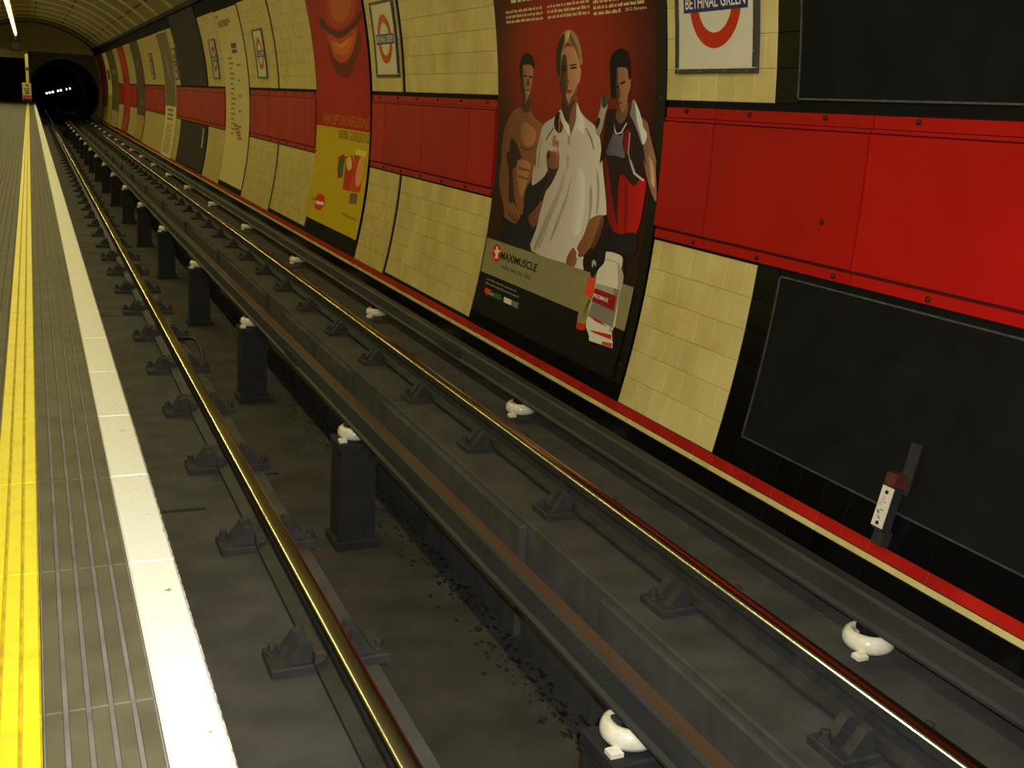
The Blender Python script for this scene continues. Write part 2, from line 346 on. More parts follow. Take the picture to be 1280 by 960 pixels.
ART_PRODUCTS=[
((186,178,168),1,[(-724,-586),(-756,-577),(-836,-574),(-930,-584),(-948,-627),(-946,-654),(-988,-693),(-993,-746),(-982,-833),(-991,-1042),(-712,-1061),(-647,-1034),(-663,-867),(-664,-770),(-659,-715),(-720,-658),(-728,-625)]),
((150,142,132),1,[(-888,-632),(-946,-654),(-988,-693),(-993,-746),(-982,-833),(-991,-1042),(-951,-1043),(-953,-838),(-933,-733)]),
((160,152,142),0,[(-728,-625),(-836,-621),(-945,-627),(-947,-633),(-839,-628),(-727,-633)]),
((110,105,98),0,[(-681,-788),(-968,-781),(-984,-1012),(-659,-1006)]),
((140,134,126),0,[(-681,-788),(-898,-782),(-911,-823),(-672,-821)]),
((128,16,20),0,[(-672,-821),(-954,-823),(-955,-916),(-663,-906)]),
((188,180,170),0,[(-656,-1011),(-937,-1014),(-953,-1046),(-997,-1045),(-1019,-1083),(-1012,-1132),(-750,-1135),(-662,-1071)]),
((160,22,22),0,[(-656,-1000),(-801,-1002),(-933,-1023),(-776,-1019)]),
((165,26,24),0,[(-723,-1083),(-998,-1056),(-1005,-1086),(-777,-1090)]),
((190,182,170),0,[(-732,-1126),(-1030,-1090),(-1043,-1131),(-749,-1148)]),
((168,60,30),0,[(-908,-1117),(-1029,-1103),(-1030,-1130),(-905,-1137)]),
((200,60,36),1,[(-576,-765),(-639,-758),(-670,-818),(-649,-894),(-556,-899),(-552,-830),(-557,-780)]),
((120,112,70),1,[(-542,-906),(-643,-899),(-646,-1067),(-539,-1072)]),
((168,40,30),1,[(-551,-1070),(-646,-1067),(-654,-1099),(-548,-1109)]),
((24,22,20),1,[(-576,-720),(-628,-716),(-639,-758),(-584,-759)]),
((150,150,150),1,[(-571,-664),(-592,-653),(-622,-665),(-626,-692),(-599,-676),(-592,-701),(-576,-696)]),
((78,74,40),1,[(-621,-907),(-653,-910),(-617,-974),(-607,-1025),(-598,-969)]),
((170,26,26),1,[(854,-816),(848,-842),(855,-865),(874,-883),(902,-893),(935,-893),(968,-882),(996,-864),(1015,-839),(1021,-813),(1013,-790),(993,-772),(964,-762),(931,-763),(898,-774),(872,-792)]),
((205,190,170),0,[(969,-781),(938,-783),(923,-801),(864,-802),(912,-825),(911,-847),(890,-871),(930,-864),(967,-881),(950,-850),(965,-832),(1009,-819),(959,-809)]),
((170,50,44),0,[(1029,-1138),(1001,-1110),(947,-1110),(881,-1114),(904,-1139),(948,-1164)]),
((26,84,44),0,[(840,-1121),(701,-1114),(675,-1152),(827,-1157)]),
((196,182,166),0,[(640,-1117),(504,-1117),(489,-1154),(628,-1156)]),
((104,92,84),0,[(504,-1117),(373,-1115),(370,-1158),(489,-1154)])
]
ART_LIPS=[
((92,16,10),1,[(364,922),(13,950),(-615,955),(-910,962),(-1010,876),(-887,750),(-620,604),(-442,499),(-84,480),(225,552),(387,698),(460,822)]),
((82,18,12),1,[(370,738),(184,674),(-127,629),(-533,682),(-694,717),(-583,604),(-408,518),(-89,500),(183,552),(321,645)]),
((150,56,16),1,[(426,964),(104,933),(-125,905),(-615,955),(-854,992),(-852,918),(-643,775),(-420,684),(-91,640),(210,715),(322,839)]),
((164,78,22),1,[(213,886),(-96,847),(-628,908),(-638,850),(-449,760),(-163,727),(143,774)]),
((178,100,34),1,[(55,872),(-136,846),(-508,893),(-448,847),(-196,805),(-2,820)]),
((140,48,14),1,[(101,1446),(-234,1499),(-496,1441),(-807,1454),(-1003,1385),(-1028,1275),(-855,1121),(-634,1058),(-305,1015),(48,1030),(240,1118),(278,1240)]),
((150,72,24),1,[(-45,1378),(-793,1345),(-773,1218),(-547,1100),(-224,1077),(52,1149)]),
((62,22,12),1,[(656,1148),(477,1150),(357,1073),(65,1001),(-286,982),(-655,1029),(-943,1089),(-1088,1154),(-1150,1115),(-1026,1049),(-747,997),(-462,951),(-101,936),(213,962),(437,1016),(663,1076)]),
((110,30,22),0,[(29,-408),(-160,-365),(-260,-390),(-198,-632),(-22,-646),(44,-547)]),
((30,80,40),0,[(-36,-438),(-214,-410),(-229,-613),(-78,-607)]),
((150,34,22),0,[(-283,-382),(-563,-355),(-631,-465),(-604,-750),(-281,-754),(-283,-557)]),
((170,150,80),1,[(-323,-403),(-487,-376),(-564,-487),(-465,-527),(-358,-501)]),
((160,44,20),0,[(-621,-343),(-1054,-325),(-1066,-419),(-1005,-730),(-620,-746),(-625,-532)]),
((170,120,70),1,[(-868,-352),(-1042,-341),(-1019,-599),(-846,-679),(-759,-555)]),
((176,160,70),0,[(-666,-280),(-1100,-278),(-1081,-339),(-652,-341)]),
((90,70,70),0,[(-630,-765),(-929,-745),(-945,-859),(-648,-881)]),
((160,60,30),1,[(775,-904),(472,-903),(378,-1003),(561,-1087),(832,-1088),(878,-980)]),
((170,24,18),1,[(733,-910),(487,-914),(412,-998),(603,-1082),(803,-1066),(841,-976)]),
((190,180,150),0,[(842,-995),(444,-974),(431,-1013),(813,-1033)]),
((130,95,20),1,[(-438,-1002),(-1045,-1013),(-1032,-1036),(-506,-1032)])
]
# ================================================================== SETTING
# ---- wall across the track: black backing, tiled panels
b = MB(); b.wall(Y_NEAR, Y_END, -1.75, S_CEIL + 0.02, -0.25, 0.0)
wall_right = struct(b.build('wall_right', BLACK_WALL))
def tile_mesh(w, h, m, g=0.0024, t=0.006):
    q = MB(); q.bbox(-w / 2 + g / 2, w / 2 - g / 2, -h / 2 + g / 2, h / 2 - g / 2, 0, t, 0.0018); return q.mesh('tile', m)
def rows_of(s0, s1, pitch=0.1615):
    n = max(1, round((s1 - s0) / pitch)); return n, (s1 - s0) / n
def tile_panel(Y0, Y1, s0, s1, single=True, m=None, far=None, bed=GROUT, cols=None):
    """a field of tiles in running bond on its own grout bed"""
    m = m or CREAM_TILE
    if bed is GROUT and not single: bed = GROUT_FAR
    q = MB(); q.wall(Y0, Y1, s0, s1, -0.01, 0.006); p = q.build('tile_panel', bed, wall_right)
    nr, h = rows_of(s0, s1); nc = cols or max(1, round((Y1 - Y0) / 0.165)); w = (Y1 - Y0) / nc
    full = tile_mesh(w, h, m) if single else None; half = tile_mesh(w / 2, h, m) if single else None
    far_mb = MB()
    for r in range(nr):
        sc = s0 + (r + 0.5) * h
        spans = [(Y0 + k * w, Y0 + (k + 1) * w) for k in range(nc)]
        if r % 2 and nc > 1: spans = [(Y0, Y0 + w / 2)] + [(Y0 + w / 2 + k * w, Y0 + w * 1.5 + k * w) for k in range(nc - 1)] + [(Y1 - w / 2, Y1)]
        for a, c in spans:
            if single: link('tile', full if c - a > w * 0.75 else half, p, mtx=WM((a + c) / 2, sc, 0.006))
            else: far_mb.wall(a + 0.002, c - 0.002, sc - h / 2 + 0.002, sc + h / 2 - 0.002, 0.004, 0.0125, step=1.0)
    if not single: stuff(far_mb.build('tile_field', far or CREAM_FAR, p))
    return p
LO0, LO1, UP0, UP1 = S_STRIP, -0.436, 0.345, S_TOP
# near panels: each tile its own piece
tile_panel(4.372, 5.358, LO0, LO1); tile_panel(4.39, 5.375, UP0, UP1)
tile_panel(7.835, 10.10, -1.387, LO1); tile_panel(7.81, 10.09, UP0, UP1)
# further panels
for Y0, Y1 in ((10.19, 11.20), (13.66, 15.86), (15.98, 18.20), (20.66, 22.72), (27.15, 28.03), (30.5, 35.9), (38.75, 41.5), (44.4, 46.8)):
    lo = LO0 if Y0 in (10.19, 15.98, 20.66, 30.5, 27.15) else -1.36
    tile_panel(Y0, Y1, lo, LO1, False); tile_panel(Y0, Y1, UP0, UP1, False)
# black tiles: margin beside the big boards, row under them and under the large poster
tile_panel(4.215, 4.385, UP0, UP1, True, BLACK_TILE, bed=BLACK_WALL, cols=1)
tile_panel(4.19, 4.365, LO0, LO1, True, BLACK_TILE, bed=BLACK_WALL, cols=1)
tile_panel(0.55, 4.19, LO0, -1.27, True, BLACK_TILE, bed=BLACK_WALL)
tile_panel(5.37, 7.82, LO0, -1.32, True, BLACK_TILE, bed=BLACK_WALL)
# ---- red and cream tile strips with black skirting
b = MB(); b.wall(Y_NEAR, Y_END, -1.66, S_STRIP, -0.02, 0.012)
base = struct(b.build('baseboard_right', BLACK_WALL))
for (s0, s1, m, off) in ((-1.468, S_STRIP - 0.001, RED_TILE, 0.012), (-1.499, -1.470, CREAM_TILE, 0.012), (-1.618, -1.502, BLACK_TILE, 0.010)):
    h = s1 - s0; w = 0.165; tm = tile_mesh(w, h, m, 0.0025); Y = 1.2
    while Y < 11.1:
        link('tile', tm, base, mtx=WM(Y + w / 2, (s0 + s1) / 2, off)); Y += w
    q = MB(); q.wall(Y_NEAR, 1.199, s0, s1, 0, off + 0.007)
    while Y < Y_END: q.wall(Y + 0.0015, min(Y + w, Y_END) - 0.0015, s0, s1, 0.0, off + 0.007, step=1.0); Y += w
    stuff(q.build('tile_strip_far', m, base))
# ---- red cable-duct covers
b = MB(); b.wall(Y_NEAR, Y_END, S_RED0 + 0.003, S_RED1 - 0.004, -0.02, 0.0035)
trim1 = struct(b.build('trim_1', RED_SHADE))
joints = [4.86 + 1.172 * k for k in range(-9, 48)]
spans = [(-5.9, 5.365), (7.83, 11.17), (13.68, 18.13), (20.68, 27.98), (30.55, 35.85), (38.7, 41.5), (44.4, 46.8)]
bolt_q = MB(); bolt_q.lathe([(0.012, 0), (0.012, 0.007), (0.006, 0.012)], 0, 0, 8); bolt_me = bolt_q.mesh('bolt', DARK_BOLT)
for a, c in spans:
    cut = [a] + [j for j in joints if a + 0.12 < j < c - 0.12] + [c]
    for y0, y1 in zip(cut, cut[1:]):
        q = MB(); g = 0.004
        q.wall(y0 + g, y1 - g, -0.358, 0.232, 0.004, 0.030, ch=0.003)
        q.wall(y0 + g, y1 - g, 0.236, 0.250, 0.004, 0.022)
        q.wall(y0 + g, y1 - g, 0.252, 0.308, 0.004, 0.014, ch=0.002)
        q.wall(y0 + g, y1 - g, -0.422, -0.370, 0.004, 0.016, ch=0.002)
        p = q.build('panel', RED_PAINT, trim1)
        if y0 < 19:
            for k in range(40):
                yb = 4.578 + 0.575 * (k - 12)
                if y0 + 0.03 < yb < y1 - 0.03:
                    link('bolt', bolt_me, p, mtx=WM(yb, 0.288, 0.014)); link('bolt', bolt_me, p, mtx=WM(yb - 0.2, -0.398, 0.016))
            if y0 < 4.8: link('bolt', bolt_me, p, mtx=WM((y0 + y1) / 2 - 0.35, -0.17, 0.030))
# ---- ceiling vault of panels and battens
VX, VZ, VR = 0.2, -0.43, 4.18
def V(phi, Y, off=0.0):
    a = math.radians(phi); return Vector((VX + (VR - off) * math.sin(a), Y, VZ + (VR - off) * math.cos(a)))
def vault(mb, p0, p1, Y0, Y1, o0, o1, n=6, mi=None):
    o = len(mb.v); M = mb.cur if mi is None else mi
    for i in range(n + 1):
        p = p0 + (p1 - p0) * i / n
        mb.v += [tuple(V(p, Y0, o0)), tuple(V(p, Y1, o0)), tuple(V(p, Y1, o1)), tuple(V(p, Y0, o1))]
    for i in range(n):
        a = o + i * 4; c = a + 4
        for s_, t_ in ((0, 1), (1, 2), (2, 3), (3, 0)): mb.f.append((a + s_, a + t_, c + t_, c + s_)); mb.m.append(M)
    mb.f.append((o, o + 1, o + 2, o + 3)); mb.m.append(M); e = o + n * 4; mb.f.append((e + 3, e + 2, e + 1, e)); mb.m.append(M)
b = MB(); vault(b, -41.3, 41.3, Y_NEAR, Y_END, -0.2, -0.02, 24)
ceiling = struct(b.build('ceiling', CEIL_GAP))
ROWS = [-41.3, -29.5, -13, 2.5, 18, 35, 41.3]
PITCH = 2.87
for p0, p1 in zip(ROWS, ROWS[1:]):
    q = MB(); vault(q, p0 + 0.25, p1 - 0.25, 0.012, PITCH - 0.012, -0.02, 0.0, 5); me = q.mesh('panel', CEIL)
    for k in range(23): link('panel', me, ceiling, loc=(0, Y_NEAR + k * PITCH, 0))
q = MB(); vault(q, -41.2, 41.2, -0.24, 0.24, 0.0, 0.022, 24); me = q.mesh('batten', CEIL_RIB)
for k in range(1, 23): link('batten', me, ceiling, loc=(0, Y_NEAR + k * PITCH, 0))
# grimy cornice between the wall and the vault
b = MB(); b.wall(Y_NEAR, Y_END, 1.90, 1.985, 0.0, 0.07)
struct(b.build('trim_2', mat('cornice', (40, 34, 26), (26, 22, 18), scale=3, rough=0.8)))
# ---- platform-side wall, behind-camera end
XL_W = V(-41.3, 0).x
b = MB(); b.box(XL_W - 0.25, XL_W, Y_NEAR, Y_END, -0.9, 2.75)
struct(b.build('wall_left', CREAM_PAINT))
b = MB(); b.box(-3.2, 3.6, Y_NEAR - 0.25, Y_NEAR, -1.6, 4.0)
struct(b.build('wall_back', CREAM_PAINT))
# ---- headwall with the running tunnel
TX, TZ, TR = 1.602, 0.52, 1.62
def headwall(mb, x0, x1, z0, z1, n=64):
    o = len(mb.v)
    for k in range(n):
        a = 2 * math.pi * (k + 0.5) / n; c, s_ = math.cos(a), math.sin(a)
        t = min(((x1 if c > 0 else x0) - TX) / c if abs(c) > 1e-6 else 1e9, ((z1 if s_ > 0 else z0) - TZ) / s_ if abs(s_) > 1e-6 else 1e9)
        for r in (TR, t):
            for y in (Y_END, Y_END + 0.4): mb.v.append((TX + r * c, y, TZ + r * s_))
    for k in range(n):
        A = o + k * 4; B_ = o + ((k + 1) % n) * 4
        for i, j in ((0, 2), (2, 3), (3, 1), (1, 0)): mb.f.append((A + i, A + j, B_ + j, B_ + i)); mb.m.append(0)
b = MB(); headwall(b, -0.05, 3.45, -1.5, 2.43); wall_end = struct(b.build('wall_end', DARK_PAINT))
b = MB(); b.box(-3.2, 3.45, Y_END + 0.02, Y_END + 0.4, 2.43, 4.0); struct(b.build('wall_end_upper', CREAM_PAINT))
b = MB(); b.box(-3.2, -0.05, Y_END + 0.3, Y_END + 0.5, -0.05, 2.43); struct(b.build('wall_end_painted_dark', BLACK_PAINT_AND_DARK))  # black sheet: darkness of the unlit passage put into the colour
ring = MB()
for k in range(48):
    a0, a1 = 2 * math.pi * k / 48, 2 * math.pi * (k + 1) / 48
    vs = []
    for a in (a0, a1):
        for r, y in ((TR, Y_END + 0.02), (TR, 105), (TR + 0.2, 105), (TR + 0.2, Y_END + 0.42)): vs.append((TX + r * math.cos(a), y, TZ + r * math.sin(a)))
    ring.add(vs, [(0, 1, 5, 4), (1, 2, 6, 5), (2, 3, 7, 6)])
ring.box(TX - 1.9, TX + 1.9, 105, 105.2, -1.5, 2.5)
struct(ring.build('wall_tunnel', mat('tunnel_soot', (14, 13, 12), (8, 8, 7), scale=2, rough=0.95)))
# beam across the platform end
b = MB(); b.box(XL_W - 0.1, 0.02, 56.8, 57.2, 2.02, 2.36); struct(b.build('trim_3', CREAM_PAINT))
# ---- platform
b = MB(); b.box(XL_W - 0.2, 0.15, Y_NEAR, Y_END + 0.3, -0.95, -0.022)
b.box(0.15, 0.243, Y_NEAR, Y_END, -0.075, -0.022)
floor = struct(b.build('floor', mat('platform_concrete', (96, 90, 70), (76, 72, 58), scale=4, rough=0.85)))
SL = 0.588; SJ = 1.752
def ribbed(x0, x1, n, L, top, groove_w=0.22, depth=0.006):
    q = MB(); q.box(x0 + 0.0005, x1 - 0.0005, 0.001, L - 0.001, -0.022, top - depth, 1)
    w = (x1 - x0) / n
    for k in range(n):
        g = w * groove_w / 2
        q.bbox(x0 + k * w + g, x0 + (k + 1) * w - g, 0.002, L - 0.002, top - depth, top, 0.0015, 0)
    return q
def coping(L):
    q = MB(); q.bbox(0.1515, 0.2485, 0.0006, L - 0.0006, -0.06, 0.0005, 0.004, 0)
    q.box(0.2485, 0.2505, 0.001, L - 0.001, -0.058, -0.004, 1)
    return q
kinds = [('grooved_slab', ribbed(-0.029, 0.1505, 5, SL, 0.0), [SLAB, GROOVE]),
         ('yellow_slab', ribbed(-0.128, -0.0295, 3, SL, 0.001, 0.16), [YELLOW, YELLOW_G]),
         ('coping_slab', coping(SL), [WHITE, WHITE_EDGE]),
         ('grooved_slab', ribbed(-0.308, -0.1285, 5, SL, 0.0), [SLAB, GROOVE]),
         ('grooved_slab', ribbed(-0.488, -0.3085, 5, SL, 0.0), [SLAB, GROOVE]),
         ('grooved_slab', ribbed(-0.668, -0.4885, 5, SL, 0.0), [SLAB, GROOVE])]
n_rows_near = 26
for nm, q, ms in kinds:
    me = q.mesh(nm, ms)
    for k in range(-2, n_rows_near): link(nm, me, floor, loc=(0, SJ + k * SL, 0))
far = MB(); Y = SJ + n_rows_near * SL
while Y < Y_END - SL * 0.5:
    for i, (nm, q, ms) in enumerate(kinds):
        base_mi = {0: 0, 1: 2, 2: 4, 3: 0, 4: 0, 5: 0}[i]
        o = len(far.v); far.v += [(x, y + Y, z) for x, y, z in q.v]
        for f_, m_ in zip(q.f, q.m): far.f.append(tuple(j + o for j in f_)); far.m.append(base_mi + m_)
    Y += SL
stuff(far.build('far_paving', [SLAB, GROOVE, YELLOW, YELLOW_G, WHITE, WHITE_EDGE], floor))
b = MB(); b.box(XL_W, -0.668, Y_NEAR, Y_END, -0.022, -0.001); b.box(-0.668, 0.249, Y_NEAR, SJ - 2 * SL - 0.002, -0.022, -0.001)
b.build('plain_paving', SLAB, floor)
# ---- track bed: side ledges in blocks, sunken pit between the rails
b = MB(); b.box(-0.2, 3.4, Y_NEAR, 104, -1.75, Z_PIT)
bed = struct(b.build('floor_pit', CONC2))
def blocks(x0, x1, z1, L, name, m):
    q = MB(); q.bbox(x0, x1, 0.004, L - 0.004, Z_PIT - 0.02, z1, 0.008); me = q.mesh(name, m); Y = -5.3
    while Y < 104 - L:
        link(name, me, bed, loc=(0, Y, 0)); Y += L
blocks(-0.15, 1.02, Z_BED, 6.2, 'concrete_block', CONC)
blocks(2.06, 3.36, Z_BED, 6.2, 'concrete_block', CONC)
q = MB(); q.bbox(2.90, 3.20, Y_NEAR, Y_END, Z_BED - 0.02, -0.815, 0.012); q.build('kerb', LEDGE, bed)
# stub walls (sleeper ends) that stand a little proud of the pit sides
q = MB(); q.bbox(2.025, 2.065, 0, 2.3, Z_PIT, Z_BED - 0.02, 0.01); me = q.mesh('pit_lining', CONC)
for k in range(32): link('pit_lining', me, bed, loc=(0, -5.0 + k * 3.1, 0))
# drainage slots across the bed
q = MB(); q.box(0.32, 0.66, -0.015, 0.015, Z_BED, Z_BED + 0.003); me = q.mesh('drain_slot', GRIME_AND_SHADOW)
for y in (3.95, 8.6, 13.2, 17.9): link('drain_slot', me, bed, loc=(0, y + 0.9, 0))
q = MB(); q.box(1.05, 1.42, -0.02, 0.02, Z_PIT, Z_PIT + 0.004); me = q.mesh('drain_slot', GRIME_AND_SHADOW)
for k in range(8): link('drain_slot', me, bed, loc=(0, 6.9 + k * 3.1, 0))
# dark specks painting the middle rail's flash shadow onto the pit floor
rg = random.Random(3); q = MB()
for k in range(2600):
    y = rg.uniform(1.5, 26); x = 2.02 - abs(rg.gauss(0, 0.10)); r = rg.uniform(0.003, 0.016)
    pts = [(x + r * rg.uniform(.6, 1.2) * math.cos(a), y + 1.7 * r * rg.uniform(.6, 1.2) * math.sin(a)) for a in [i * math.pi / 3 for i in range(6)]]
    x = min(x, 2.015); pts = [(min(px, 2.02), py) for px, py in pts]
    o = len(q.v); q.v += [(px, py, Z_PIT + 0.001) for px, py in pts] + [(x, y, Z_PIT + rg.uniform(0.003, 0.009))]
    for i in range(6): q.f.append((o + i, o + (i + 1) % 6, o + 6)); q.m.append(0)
tag(q.build('pit_shadow_specks', GRIME_AND_SHADOW), 'black oily dirt lying along the foot of the pit wall', 'dirt', kind='stuff')
q = MB()
for k in range(500):
    y = rg.uniform(1.5, 22); zone = rg.random()
    if zone < .35: x, z = rg.uniform(0.3, 0.98), Z_BED
    elif zone < .7: x, z = rg.uniform(1.05, 1.98), Z_PIT
    else: x, z = rg.uniform(2.08, 2.88), Z_BED
    r = rg.uniform(0.002, 0.007)
    vs = [(x + r * rg.uniform(-1, 1), y + r * rg.uniform(-1, 1), z + 0.0005) for _ in range(3)] + [(x, y, z + r)]
    q.add(vs, [(0, 1, 2), (0, 1, 3), (1, 2, 3), (2, 0, 3)])
tag(q.build('track_grit', mat('grit', (150, 144, 130), (90, 84, 76), scale=40, rough=0.8)), 'pale specks of grit scattered over the track bed', 'grit', kind='stuff')
# ================================================================== TRACK
def rail_profile(cx, top, h, head, foot, web=0.018):
    hh = 0.042; x = cx
    P = [(x - foot / 2, top - h), (x + foot / 2, top - h), (x + foot / 2, top - h + 0.012), (x + web, top - h + 0.032), (x + web * 0.8, top - hh - 0.014), (x + head / 2, top - hh), (x + head / 2, top - 0.013), (x + head * 0.44, top - 0.006), (x + head * 0.30, top - 0.002), (x, top),
         (x - head * 0.30, top - 0.002), (x - head * 0.44, top - 0.006), (x - head / 2, top - 0.013), (x - head / 2, top - hh), (x - web * 0.8, top - hh - 0.014), (x - web, top - h + 0.032), (x - foot / 2, top - h + 0.012)]
    M = [0] * len(P)
    for i in range(6, 12): M[i] = 1
    return P, M
def chair_mesh():
    """cast chair: sole plate, jaws either side of the rail with sloping webs"""
    q = MB()
    q.bbox(-0.205, 0.205, -0.085, 0.085, 0.0, 0.034, 0.006)
    for s_ in (-1, 1):
        x0, x1 = (0.072, 0.118)
        P = [(0.066, 0.03), (0.165, 0.03), (0.150, 0.045), (0.108, 0.105), (0.078, 0.112), (0.060, 0.070)]
        P = P if s_ > 0 else [(-x, z) for x, z in reversed(P)]
        q.prism(P, -0.062, -0.022); q.prism(P, 0.022, 0.062)
        P2 = [(0.060, 0.03), (0.100, 0.03), (0.090, 0.085), (0.064, 0.085)]
        P2 = P2 if s_ > 0 else [(-x, z) for x, z in reversed(P2)]
        q.prism(P2, -0.03, 0.03)
    return q.mesh('rail_chair', CHAIR_IRON)
CHAIR = chair_mesh()
q = MB(); q.lathe([(0.026, 0.0), (0.026, 0.010), (0.016, 0.012), (0.016, 0.034), (0.010, 0.038)], 0, 0, 8); SCREW_ME = q.mesh('coach_screw', CHAIR_IRON)
q = MB(); q.bbox(-0.018, 0.018, -0.11, 0.11, 0.0, 0.045, 0.006); KEY_ME = q.mesh('rail_key', mat('key_wood', (70, 64, 54), (48, 44, 38), scale=20, rough=0.85))
def running_rail(cx, label, key_side):
    t = thing('running_rail', label, 'rail', (cx, Y_NEAR, Z_BED))
    q = MB(); P, M = rail_profile(cx, Z_RAIL, 0.135, 0.070, 0.128); q.prism(P, Y_NEAR, 104, M); rb = q.build('rail_bar', [IRON, HEAD], t)
    for pl in rb.data.polygons: pl.use_smooth = pl.material_index == 1
    k = 0; Y = 3.31 - 1.0467 * 3
    while Y < 60:
        c = link('rail_chair', CHAIR, t, loc=(cx, Y, Z_BED))
        if 1.5 < Y < 13:
            for sx, sy in ((-0.178, 0.035), (0.178, -0.035)): link('coach_screw', SCREW_ME, c, loc=(cx + sx, Y + sy, Z_BED + 0.034))
            link('rail_key', KEY_ME, c, loc=(cx + key_side * 0.046, Y, Z_BED + 0.048))
        Y += 1.0467
    return t
running_rail(0.849, 'worn steel running rail on iron chairs beside the platform edge', -1)
running_rail(2.354, 'brass-coloured running rail on the far side of the pit', 1)
R_H = 0.104
def conductor(cx, top, label, side, crown):
    H = R_H
    t = thing('conductor_rail', label, 'rail', (cx, Y_NEAR, top - H))
    x = cx
    P = [(x - 0.062, top - H), (x + 0.062, top - H), (x + 0.062, top - H + 0.012), (x + 0.050, top - H + 0.024), (x + 0.036, top - 0.012), (x + 0.026, top), (x - 0.026, top), (x - 0.036, top - 0.012), (x - 0.050, top - H + 0.024), (x - 0.062, top - H + 0.012)]
    M = [0] * len(P); M[5] = 1; M[4] = 1
    Y0, Y1 = Y_NEAR, 104
    q = MB(); q.prism(P, Y0, Y1, M); q.build('rail_bar', [side, crown], t)
    # fishplates where two lengths meet
    for y in (7.1, 25.7, 44.3):
        q = MB(); q.box(x - 0.058, x - 0.040, y - 0.2, y + 0.2, top - 0.085, top - 0.030); q.build('fishplate', IRON, t)
    return t
C_TOP, O_TOP = -0.634, -0.618
conductor(1.602, C_TOP, 'brown-topped middle conductor rail raised over the pit', OUTER_IRON, HEAD2)
conductor(2.745, O_TOP, 'dark outer conductor rail running below the tiled wall', OUTER_IRON, OUTER_IRON)
def insulator(name, cx, rx, Y, z0, z1, label, group):
    t = thing(name, label, 'insulator', (cx, Y, z0), group)
    q = MB(); q.lathe([(0.070, z0 + 0.010), (0.086, z0 + 0.014), (0.094, z0 + 0.030), (0.094, z0 + 0.048), (0.086, z0 + 0.066), (0.072, z0 + 0.076), (0.060, z0 + 0.075), (0.052, z0 + 0.062), (0.050, z0 + 0.030)], cx, Y, 32)
    q.build('porcelain_body', PORCELAIN, t, smooth=True)
    q = MB(); q.lathe([(0.066, z0), (0.066, z0 + 0.010)], cx, Y, 20); q.build('base_plate', IRON, t)
    q = MB(); q.lathe([(0.034, z0 + 0.030), (0.034, z1 - 0.016), (0.050, z1 - 0.014), (0.050, z1 - 0.001)], cx, Y, 16); q.build('pedestal', BLACK_WALL, t)
    q = MB(); q.box(rx - 0.076, rx + 0.076, Y - 0.022, Y + 0.022, z1 - 0.014, z1 - 0.001)
    q.build('rail_clip', IRON, t)
    q = MB(); q.bbox(cx - 0.104, cx - 0.060, Y - 0.075, Y - 0.035, z0, z0 + 0.022, 0.008); q.build('lug', PORCELAIN, t)
    return t
def post(Y, label):
    t = thing('insulator_post', label, 'post', (1.602, Y, Z_PIT), 'posts standing in the pit')
    z1 = C_TOP - R_H - 0.086; c = 1.585
    q = MB(); q.prism([(c - 0.105, Z_PIT + 0.05), (c + 0.105, Z_PIT + 0.05), (c + 0.100, z1 - 0.04), (c - 0.100, z1 - 0.04)], Y - 0.10, Y + 0.10); q.build('shaft', POST, t)
    q = MB(); q.bbox(c - 0.125, c + 0.125, Y - 0.12, Y + 0.12, Z_PIT, Z_PIT + 0.055, 0.012); q.build('foot', POST, t)
    q = MB(); q.bbox(c - 0.110, c + 0.125, Y - 0.11, Y + 0.11, z1 - 0.045, z1, 0.008); q.build('cap', POST, t)
    for k in (0, 1):
        x = (c - 0.112, c + 0.112)[k]; qq = MB(); qq.lathe([(0.011, Z_PIT + 0.054), (0.011, Z_PIT + 0.078)], x, Y - 0.106, 6); qq.build('bolt', IRON, t)
    return t
ins_c = insulator('insulator', 1.585, 1.602, 2.49, C_TOP - R_H - 0.086, C_TOP - R_H, 'white porcelain insulator under the middle conductor rail, %s to the camera' % ORD[0], 'insulators under the middle conductor rail')
post0 = post(2.49, 'dark square insulator post in the pit, %s to the camera' % ORD[0])
ins_o = insulator('insulator', 2.712, 2.745, 2.72, O_TOP - R_H - 0.090, O_TOP - R_H, 'white porcelain insulator under the outer conductor rail, %s to the camera' % ORD[0], 'insulators under the outer conductor rail')
for k in range(1, 18):
    dy = 3.14 * k
    c = copy_tree(ins_c, (0, dy, 0)); c['label'] = 'white porcelain insulator under the middle conductor rail, %s to the camera' % ORD[k]
    c = copy_tree(post0, (0, dy, 0)); c['label'] = 'dark square insulator post in the pit, %s to the camera' % ORD[k]
    c = copy_tree(ins_o, (0, dy, 0)); c['label'] = 'white porcelain insulator under the outer conductor rail, %s to the camera' % ORD[k]
# bonding cable looped at the platform-side rail
pts = []
for i in range(15):
    u = i / 14; pts.append((0.945 + 0.10 * math.sin(u * 2.4) + 0.02 * u, 8.55 - 1.0 * u, Z_BED + 0.012 + 0.075 * math.sin(math.pi * min(1, u * 1.05)) ** 2))
q = MB(); q.tube(pts, 0.012, 8); tag(q.build('bonding_cable', mat('cable_rubber', (24, 24, 26), rough=0.5), smooth=True), 'short black cable looped beside the platform-side rail', 'cable')
